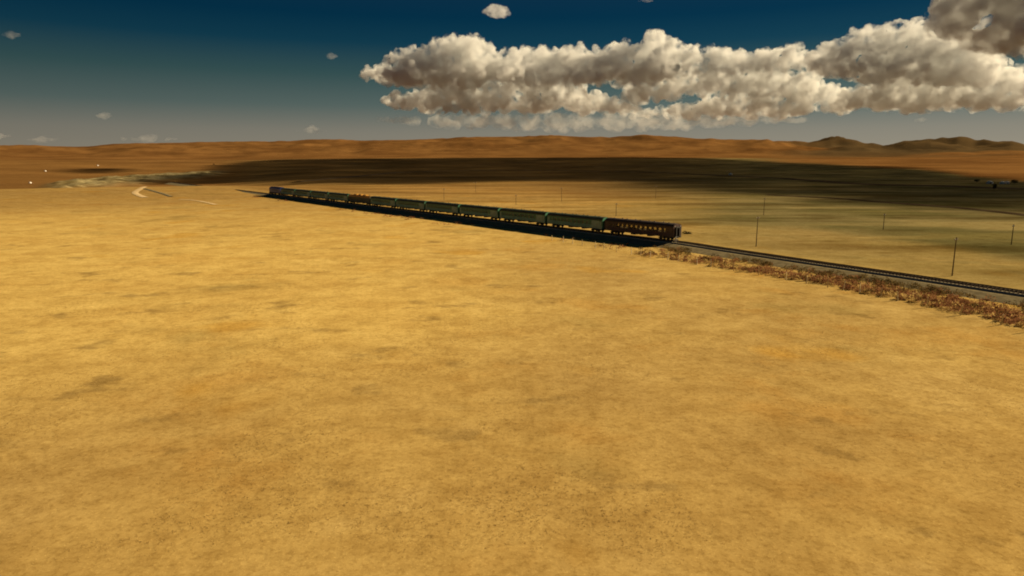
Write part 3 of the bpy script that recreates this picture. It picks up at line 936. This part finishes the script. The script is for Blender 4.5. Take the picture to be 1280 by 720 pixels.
# ------------------------------------------------------------------ leafy scatter helpers
def leaf_cloud(centres, radii, heights, n_leaf, size, rng, flat=0.0):
    """Many small leaf triangles filling low domes; returns verts, faces, tint."""
    V = []; Tn = []
    for c, r, h in zip(centres, radii, heights):
        n = n_leaf
        a = rng.uniform(0, 2 * np.pi, n); u = np.sqrt(rng.uniform(0, 1, n)) * r
        zmax = h * np.sqrt(np.clip(1 - (u / r) ** 2, 0.05, 1))
        z = zmax * rng.uniform(0.05, 1, n) ** 0.7
        p = np.column_stack([c[0] + u * np.cos(a), c[1] + u * np.sin(a), c[2] + z])
        s = size * rng.uniform(0.6, 1.5, n)[:, None]
        d1 = rng.normal(0, 1, (n, 3)); d1 /= np.linalg.norm(d1, axis=1)[:, None]
        d2 = rng.normal(0, 1, (n, 3)); d2[:, 2] += 0.8; d2 /= np.linalg.norm(d2, axis=1)[:, None]
        V.append(np.stack([p - d1 * s * 0.35, p + d1 * s * 0.35, p + d2 * s], 1))
        base = rng.uniform(0, 1)
        Tn.append(np.clip(base * 0.6 + rng.uniform(-0.2, 0.5, n), 0, 1))
    V = np.concatenate(V).reshape(-1, 3)
    Fq = np.arange(len(V)).reshape(-1, 3)
    return V, Fq, np.repeat(np.concatenate(Tn), 3)
def leaf_object(name, data, mat, parent=None):
    V, Fq, Tn = data
    me = np_mesh(name, V, Fq)
    a = me.attributes.new('tint', 'FLOAT', 'POINT'); a.data.foreach_set('value', Tn.astype(np.float32))
    return link(name, me, mat, parent)
rng = np.random.default_rng(5)

# brush between the railway and the fence, on the open right-hand stretch
def brush():
    d = np.gradient(TRACK, axis=0); d /= np.linalg.norm(d, axis=1)[:, None]
    nrm = np.stack([d[:, 1], -d[:, 0]], -1)                   # sign fixed below
    test = TRACK[20] + nrm[20] * 10
    if np.hypot(*test) > np.hypot(*TRACK[20]): nrm = -nrm     # towards the camera
    red, dark, gold = [], [], []
    end = int(np.argmin(np.hypot(TRACK[:, 0] - REAR[0], TRACK[:, 1] - REAR[1])))
    for i in range(0, end):
        frac = (end - i) / 60.0
        fd = np.min(np.hypot(FENCE[:, 0] - TRACK[i, 0], FENCE[:, 1] - TRACK[i, 1]))
        for k in range(34):
            lat = rng.uniform(5.2, max(6.5, fd - 0.8))
            t = (lat - 5.2) / max(1.0, fd - 6.0)
            p = TRACK[i] + nrm[i] * lat + d[i] * rng.uniform(-1, 1)
            clump = fbm(p[0] / 6.0, p[1] / 6.0, 91, 3)
            if t < 0.42:
                if clump > -0.3 and rng.random() < 0.5: (dark if rng.random() < 0.7 else red).append(p)
            elif clump > 0.12 - 1.9 * min(frac, 0.9) and rng.random() < min(0.95, 0.3 + frac): (red if rng.random() < 0.8 else gold).append(p)
            elif clump > 0.1 and rng.random() < 0.4: (dark if rng.random() < 0.5 else gold).append(p)
    def mk(name, pts, mat, rmin, rmax, hmin, hmax, n, size):
        c = [(p[0], p[1], float(height(p[0], p[1])) + (0.25 if name == 'dark_brush' else 0)) for p in pts]
        r = rng.uniform(rmin, rmax, len(c)); h = rng.uniform(hmin, hmax, len(c))
        o = leaf_object(name, leaf_cloud(c, r, h, n, size, rng), mat)
        o['kind'] = 'stuff'
        print(name, len(c))
    mk('reddish_brush', red, M_SHRUB, 0.4, 1.1, 0.3, 1.1, 64, 0.22)
    mk('golden_brush', gold, M_GRASS, 0.5, 1.1, 0.4, 0.9, 60, 0.24)
    mk('dark_brush', dark, M_SHRUB_DARK, 0.5, 1.1, 0.4, 1.0, 60, 0.22)
    # thin ragged brush along the foot of the bank, in front of the train
    low = []
    for i in range(end, min(end + 150, len(TRACK))):
        for k in range(2):
            if fbm(TRACK[i, 0] / 11.0, TRACK[i, 1] / 11.0, 95, 3) > 0.0:
                p = TRACK[i] + nrm[i] * rng.uniform(7.5, 17.0); low.append(p)
    c = [(p[0], p[1], float(height(p[0], p[1]))) for p in low]
    o = leaf_object('low_brush', leaf_cloud(c, rng.uniform(0.5, 1.3, len(c)), rng.uniform(0.25, 0.7, len(c)), 26, 0.28, rng), M_SHRUB)
    o['kind'] = 'stuff'
brush()

# straw grass on the near field
def grass():
    n = 50000
    r = 26 + (150 - 26) * rng.uniform(0, 1, n) ** 1.3
    a = rng.uniform(R(-44), R(44), n)
    x, y = r * np.sin(a), r * np.cos(a)
    keep = (fbm(x / 9.0, y / 9.0, 97, 5) + rng.normal(0, 0.12, n) > 0.08) & (rng.uniform(0, 1, n) < np.clip((165 - r) / 110, 0, 1)) & (track_dist(x, y) < -12)
    x, y, r = x[keep], y[keep], r[keep]
    z = height(x, y)
    n = len(x); blades = 4
    V = np.zeros((n, blades, 3, 3)); Tn = np.zeros((n, blades, 3))
    for b in range(blades):
        an = rng.uniform(0, 2 * np.pi, n); h = rng.uniform(0.02, 0.05, n) * (1.0 + 1.2 * np.clip(fbm(x / 9.0, y / 9.0, 97, 5), 0, 1)); w = 0.02 * (1 + r / 60)
        lean = rng.uniform(0.01, 0.06, n)
        ox, oy = rng.normal(0, 0.07, n), rng.normal(0, 0.07, n)
        px, py = np.cos(an) * w, np.sin(an) * w
        V[:, b, 0] = np.column_stack([x + ox - px, y + oy - py, z - 0.02])
        V[:, b, 1] = np.column_stack([x + ox + px, y + oy + py, z - 0.02])
        V[:, b, 2] = np.column_stack([x + ox - py / w * lean, y + oy + px / w * lean, z + h])
        Tn[:, b, :] = rng.uniform(0, 1, n)[:, None]
    V = V.reshape(-1, 3)
    o = leaf_object('grass', (V, np.arange(len(V)).reshape(-1, 3), Tn.reshape(-1)), M_GRASS)
    o['kind'] = 'stuff'
    print('grass', n, round(time.time() - T0, 1))
grass()

# dark dead shrub on the pale grass behind the coach
q = hit(858.5, 292.5)
ds = empty('dead_shrub', q)
tag(ds, 'low dark dead shrub on pale grass just past the rear of the maroon coach', 'shrub')
b = MB()
for k in range(26):
    a = random.uniform(0, 6.28); L = random.uniform(0.5, 1.25); x0 = random.uniform(-0.9, 0.9)
    m = (x0 + math.cos(a) * L * 0.45, math.sin(a) * 0.4, 0.25 + random.random() * 0.4)
    b.cone((x0 * 0.6, 0, -0.05), m, 0.06, 0.04, 5); b.cone(m, (m[0] + math.cos(a) * L * 0.4, m[1], m[2] + random.uniform(-0.2, 0.35)), 0.04, 0.012, 5)
b.build('branches', M_TWIG, ds)
leaf_object('dry_leaves', leaf_cloud([(-0.6, 0, 0.05), (0.3, 0, 0.0), (0.9, 0.1, -0.05)], [0.8, 0.8, 0.6], [0.85, 0.6, 0.45], 130, 0.2, rng), M_TREE, ds)

# dark trees of the settlement below the right-hand hills
def far_tree(px, py, w, h, lab):
    q = hit(px, py)
    root = empty('far_tree', q)
    b = MB(); b.cone((0, 0, -0.5), (0, 0, h * 0.5), 0.35, 0.18, 7); b.build('trunk', M_POLE, root)
    c = [(random.uniform(-w, w) * 0.3, random.uniform(-w, w) * 0.3, h * random.uniform(0.15, 0.6)) for _ in range(9)]
    leaf_object('crown', leaf_cloud(c, [w * random.uniform(0.25, 0.45) for _ in c], [h * random.uniform(0.25, 0.42) for _ in c], 110, 0.45, rng), M_TREE, root)
    tag(root, lab, 'tree', 'dark trees by the far settlement')
far_tree(1268, 230, 5, 4.5, 'dark tree next to the pair of white tents below the hills')
far_tree(1221, 228, 4, 3.5, 'dark tree standing apart at the foot of the brown hills')
far_tree(1243, 236.5, 3, 4.5, 'dark narrow tree by the ditch below the settlement')
far_tree(267, 206.5, 6, 5, 'dark shrubby tree on top of the pale eroded bank')

# ------------------------------------------------------------------ dirt tracks and ditches
def px_line(px, step=6.0):
    return spline([hit(x, y)[:2] for x, y in px], step)
ribbon('dirt_track', px_line([(181, 233.5), (176, 236), (169, 240.5), (172, 243.5), (182, 247)]), [(-1.9, 0), (-0.6, 0.1), (0.6, 0.1), (1.9, 0)], M_DIRT, 0.12)
ribbon('dirt_track', px_line([(224, 249.3), (240, 250.3), (256, 252.8), (270, 256)]), [(-1.1, 0), (1.1, 0)], M_DIRT, 0.12)
ribbon('earth_cutting', px_line([(181, 236), (192, 239), (206, 243), (214, 246)]), [(-1.6, 0), (-0.5, 0.35), (0.5, 0.35), (1.6, 0)], M_BANK, 0.05)
ribbon('stream_ditch', px_line([(370, 228), (430, 222), (490, 216.3), (560, 214), (640, 213), (740, 214.2), (860, 217.6), (960, 222.3), (1030, 227), (1090, 231), (1160, 232.5), (1230, 235), (1330, 238)], 15), [(-9, 0), (-4, 0.8), (4, 0.8), (9, 0)], M_DITCH, 0.1)
ribbon('stream_ditch', px_line([(960, 244), (1040, 248), (1110, 253.5), (1190, 259.5), (1280, 269), (1400, 284)], 10), [(-3.0, 0), (0, 0.4), (3.0, 0)], M_DITCH, 0.1)

# ------------------------------------------------------------------ clouds
_ib = bmesh.new(); bmesh.ops.create_icosphere(_ib, subdivisions=2, radius=1.0)
ICO_V = np.array([v.co[:] for v in _ib.verts]); ICO_F = np.array([[v.index for v in f.verts] for f in _ib.faces]); _ib.free()
class Balls:
    def __init__(s): s.c = []
    def add(s, c, r, flat=1.0): s.c.append((c[0], c[1], c[2], r, flat))
    def mesh(s, name, base=None):
        A = np.array(s.c)
        V = ICO_V[None] * np.stack([A[:, 3], A[:, 3], A[:, 3] * A[:, 4]], -1)[:, None, :] + A[:, None, :3]
        Fq = ICO_F[None] + (np.arange(len(A)) * len(ICO_V))[:, None, None]
        return np_mesh(name, V.reshape(-1, 3), Fq.reshape(-1, 3))
TEX = {}
def cloud_tex(size, depth=3):
    k = (size, depth)
    if k not in TEX:
        t = bpy.data.textures.new('cloud_relief', 'CLOUDS'); t.noise_scale = size; t.noise_depth = depth; t.noise_basis = 'BLENDER_ORIGINAL'
        TEX[k] = t
    return TEX[k]
def finish_cloud(name, bm, voxel, disp, mat, label, group=None):
    me = bm.mesh(name)
    tmp = link('cloud_draft', me)
    md = tmp.modifiers.new('remesh', 'REMESH'); md.mode = 'VOXEL'; md.voxel_size = voxel
    for size, amp in disp:
        dm = tmp.modifiers.new('relief', 'DISPLACE'); dm.texture = cloud_tex(size); dm.texture_coords = 'GLOBAL'; dm.strength = amp; dm.mid_level = 0.5
    ev = tmp.evaluated_get(bpy.context.evaluated_depsgraph_get())
    out = bpy.data.meshes.new_from_object(ev)
    bpy.data.objects.remove(tmp)
    out.name = name; out.materials.clear(); out.materials.append(mat)
    for p in out.polygons: p.use_smooth = True
    o = link(name, out)
    tag(o, label, 'cloud', group)
    print(name, len(out.polygons), round(time.time() - T0, 1))
    return o
def sky_point(px, py, D):
    d = ray(px, py); d = d / math.hypot(d[0], d[1])
    return CAM + d * D
def cumulus(name, top, bot, D, n, rmin, rmax, depth, mat, label, voxel=52, disp=((620, 420), (260, 230), (100, 90)), seed=1, flat=0.9, group='cumulus clouds above the hills', kids=9):
    """Cauliflower cloud: lobes packed between an upper and a lower outline (photo columns/rows) at distance D, with real depth,
    each lobe carrying smaller puffs on its upper side, over a flattened base."""
    rs = random.Random(seed)
    tx, ty = zip(*top); bx, by = zip(*bot)
    bm = Balls()
    k_m = D / F_PX
    x0, x1 = max(tx[0], bx[0]), min(tx[-1], bx[-1])
    for k in range(n):
        px = rs.uniform(x0, x1)
        t, b = np.interp(px, tx, ty), np.interp(px, bx, by)
        hgt = b - t
        if hgt < 1.5: continue
        rm = min(rmax, hgt * 0.42, 0.9 * min(px - x0, x1 - px) + rmin)
        r = rs.uniform(rmin, max(rmin, rm))
        ya, yb = t + r * 1.25, b - r * flat * 0.8
        py = rs.uniform(ya, yb) if yb > ya else (ya + yb) / 2
        u = (py - t) / max(hgt, 1)
        dd = rs.uniform(-depth, depth) * (0.3 + 0.7 * u) * min(1, hgt / 30)
        c = sky_point(px, py, D + dd)
        R0 = r * k_m
        bm.add(c, R0, flat)
        for j in range(kids if r > rmin * 1.2 else 2):
            a = rs.uniform(0, 6.283); el = rs.uniform(-0.15, 1.45)
            v = np.array([math.cos(a) * math.cos(el), math.sin(a) * math.cos(el), math.sin(el) * flat])
            r1 = R0 * rs.uniform(0.25, 0.48)
            c1 = c + v * R0 * rs.uniform(0.85, 1.0)
            bm.add(c1, r1, 1.0)
            if kids > 4:
                for q in range(3):
                    a2 = a + rs.uniform(-1.2, 1.2); el2 = el + rs.uniform(-0.8, 0.8)
                    v2 = np.array([math.cos(a2) * math.cos(el2), math.sin(a2) * math.cos(el2), math.sin(el2)])
                    bm.add(c1 + v2 * r1 * 0.9, r1 * rs.uniform(0.3, 0.5), 1.0)
    return finish_cloud(name, bm, voxel, disp, mat, label, group)

MC = cloud_mat('cumulus_vapour', 0.0058, 0.1, (0.885, 0.89, 0.885), 400.0, 0.42, 0.62)
MC_THIN = cloud_mat('thin_cloud_vapour', 0.0010, 0.0, (0.95, 0.96, 0.97), 420.0, 0.30, 0.62)
MC_PUFF = cloud_mat('puff_vapour', 0.0042, 0.1, (0.90, 0.91, 0.92), 320.0, 0.34, 0.66)
D0 = 26000
cumulus('cumulus_cloud', [(478, 92), (488, 72), (496, 62), (512, 60), (525, 55), (540, 50), (550, 50), (558, 40), (568, 31), (578, 38), (592, 38), (604, 42), (612, 54), (622, 64), (640, 62), (655, 60)],
        [(478, 106), (500, 108), (560, 106), (655, 100)], D0 - 1200, 150, 4, 17, 1000, MC,
        'tall bright cauliflower cloud, highest at the edge of the open blue sky', seed=3)
cumulus('cumulus_cloud', [(452, 90), (460, 82), (480, 80), (510, 84), (560, 80), (610, 66), (640, 60), (665, 53), (682, 49), (700, 56), (730, 54), (770, 50), (800, 40), (825, 38), (842, 46), (850, 64)],
        [(452, 100), (480, 106), (560, 112), (700, 112), (800, 108), (850, 98)], D0, 240, 4, 17, 1300, MC,
        'long grey topped cloud deck running level across the middle of the sky', seed=4)
cumulus('cumulus_cloud', [(480, 122), (492, 110), (520, 112), (545, 104), (600, 98), (660, 92), (705, 88), (722, 96), (732, 112), (770, 120), (800, 130)],
        [(480, 132), (520, 139), (600, 143), (700, 143), (800, 141)], D0 + 900, 220, 3.5, 15, 1100, MC,
        'low layered cloud with a rounded lit end beneath the long cloud deck', seed=5)
cumulus('cumulus_cloud', [(720, 92), (760, 80), (800, 76), (840, 70), (860, 57), (885, 53), (910, 61), (940, 60), (975, 56), (1000, 54), (1015, 60), (1040, 66)],
        [(720, 104), (800, 104), (860, 96), (930, 90), (1040, 86)], D0 + 300, 190, 3.5, 13, 900, MC,
        'flat pale cloud strip between the long deck and the big massed cloud', seed=6)
cumulus('cumulus_cloud', [(740, 116), (770, 104), (810, 94), (840, 88), (870, 82), (900, 85), (950, 84), (1000, 84), (1018, 92), (1040, 104)],
        [(780, 130), (860, 124), (930, 122), (1016, 124)], D0 + 900, 230, 3, 13, 900, MC,
        'thin broken cloud row under the flat pale strip', seed=8)
cumulus('cumulus_cloud', [(790, 140), (850, 128), (870, 122), (900, 118), (930, 112), (945, 106), (960, 111), (985, 118), (1000, 112), (1012, 98), (1030, 100), (1058, 114), (1068, 128)],
        [(790, 148), (850, 148), (900, 148), (960, 147), (1010, 142), (1068, 138)], D0 + 1300, 190, 3, 12, 800, MC,
        'row of small puffs low over the hills under the broken cloud row', seed=9)
cumulus('cumulus_cloud', [(1010, 66), (1030, 54), (1060, 44), (1075, 39), (1095, 32), (1115, 26), (1138, 20), (1155, 30), (1180, 31), (1200, 36), (1215, 47), (1228, 60), (1240, 75), (1252, 92)],
        [(1010, 88), (1040, 96), (1090, 102), (1160, 106), (1220, 106), (1252, 106)], D0 - 600, 210, 4, 22, 1200, MC,
        'big massed cloud with heaped bright tops next to the dark corner cloud', seed=10)
cumulus('cumulus_cloud', [(1045, 128), (1058, 110), (1090, 98), (1120, 94), (1150, 98), (1190, 92), (1225, 94), (1250, 88), (1262, 86), (1275, 92), (1300, 90)],
        [(1045, 134), (1080, 136), (1130, 137), (1180, 134), (1240, 134), (1300, 134)], D0 + 200, 200, 3.5, 17, 1000, MC,
        'lower heap of bright puffs beneath the big massed cloud', seed=11)
cumulus('cumulus_cloud', [(1172, 10), (1185, -20), (1210, -50), (1260, -70), (1330, -80), (1400, -60), (1440, -10)],
        [(1172, 30), (1195, 56), (1240, 70), (1300, 70), (1380, 66), (1440, 30)], 21000, 170, 5, 30, 1400, MC,
        'heavy dark cloud cut off by the corner of the view', seed=12)
cumulus('cloud_puff', [(604, 13), (610, 6), (620, 4), (630, 8), (637, 16)], [(604, 15), (612, 20), (626, 23), (637, 18)], D0, 40, 3, 8, 250, MC_PUFF, 'small lone puff of cloud high in the dark blue sky', 45, ((300, 160), (120, 90)), 21, group='small cloud puffs')
for i, (xa, xb, ya, yb, lab) in enumerate([(2, 25, 38, 48, 'little wisp of cloud in the darkest blue of the sky'),
        (122, 140, 139, 149, 'little isolated puff on the empty side of the sky'),
        (-14, 12, 165, 174, 'pale scrap of cloud cut by the edge of the view above the hills'),
        (30, 72, 169, 179, 'thin pinkish scrap of cloud just above the hills'),
        (150, 222, 166, 180, 'long faint veil of cloud lying on the far hills'),
        (370, 410, 156, 170, 'faint smudge of cloud over the middle hills'),
        (408, 422, 66, 74, 'tiny faint wisp in the open blue sky'),
        (1144, 1160, 146, 153, 'tiny pale puff under the big massed cloud'),
        (797, 818, -3, 4, 'tiny wisp touching the upper edge of the view')]):
    m = (xa + xb) / 2
    cumulus('cloud_puff', [(xa, (ya + yb) / 2), (m, ya), (xb, (ya + yb) / 2 - 1)], [(xa, (ya + yb) / 2 + 1), (m, yb), (xb, (ya + yb) / 2 + 1)], D0 + 500, 26, 2, 5, 200, MC_THIN, lab, 60, ((300, 150),), 30 + i, 0.8, group='small cloud puffs')
cumulus('cloud_veil', [(470, 146), (520, 140), (600, 136), (700, 134), (800, 134), (860, 138), (960, 140), (1010, 146)],
        [(470, 152), (560, 163), (700, 167), (860, 163), (1010, 152)], D0 + 1500, 330, 3, 10, 700, cloud_mat('veil_vapour', 0.0009, 0.0, (0.92, 0.93, 0.93), 450.0, 0.40, 0.62), 'hazy grey veil of cloud filling the gap between cloud deck and hills', 70, ((420, 200),), 50, 0.7, group='cumulus clouds above the hills')

# low flat cloud over the valley: the one whose shadow lies across the plain
def shade_cloud(name, outline_far, outline_near, H, thick, label, mat, step=55, voxel=14, seed=2):
    rs = random.Random(seed)
    def up(p): return p[:2] + SUN[:2] * (H - p[2]) / SUN[2]
    far = np.array([up(hit(x, y)) for x, y in outline_far]); near = np.array([up(hit(x, y)) for x, y in outline_near])
    poly = np.vstack([far, near[::-1]])
    def inside(p):
        c = False; j = len(poly) - 1
        for i in range(len(poly)):
            a, b = poly[i], poly[j]
            if (a[1] > p[1]) != (b[1] > p[1]) and p[0] < (b[0] - a[0]) * (p[1] - a[1]) / (b[1] - a[1]) + a[0]: c = not c
            j = i
        return c
    def edge_dist(p):
        best = 1e9
        for i in range(len(poly)):
            a, b = poly[i - 1], poly[i]; ab = b - a
            t = max(0, min(1, (p - a) @ ab / max(1e-6, ab @ ab))); best = min(best, np.linalg.norm(p - a - t * ab))
        return best
    bm = Balls(); cnt = 0
    lo, hi = poly.min(0), poly.max(0)
    for gx in np.arange(lo[0], hi[0], step):
        for gy in np.arange(lo[1], hi[1], step):
            p = np.array([gx + rs.uniform(-.3, .3) * step, gy + rs.uniform(-.3, .3) * step])
            if not inside(p): continue
            r = min(step * rs.uniform(0.85, 1.15), max(edge_dist(p), 34))
            th = thick * min(1.0, 0.85 + edge_dist(p) / 250)
            bm.add((p[0], p[1], H + rs.uniform(-6, 6)), r, th / r * 0.5); cnt += 1
    print(name, 'balls', cnt, 'extent', lo, hi)
    return finish_cloud(name, bm, voxel, ((160, 18), (60, 10)), mat, label, 'low clouds shading the plain')
M_SHADE = cloud_mat('low_cloud_vapour', 0.027, 0.3)
shade_cloud('low_cloud', [(172, 222), (235, 216), (268, 207), (300, 202.5), (340, 200), (420, 198.5), (560, 197.5), (640, 197), (800, 196), (870, 197.5), (960, 202), (1050, 206), (1140, 209), (1200, 217), (1290, 226), (1480, 238)],
            [(172, 229), (235, 230.5), (300, 229.5), (420, 231), (520, 230), (600, 228), (640, 226.5), (740, 227.5), (800, 231), (880, 238), (960, 247), (1050, 254), (1140, 259), (1200, 262), (1290, 268), (1480, 285)],
            2000, 40, 'broad flat low cloud that throws its shadow across the valley', M_SHADE)
shade_cloud('low_cloud', [(76, 213), (100, 211), (125, 210.3), (150, 210.5)], [(76, 215.5), (100, 217), (125, 217.3), (150, 216.5)],
            2000, 40, 'small flat low cloud drifting apart from the broad one over the valley', M_SHADE, step=60, seed=4)
print('done', round(time.time() - T0, 1))
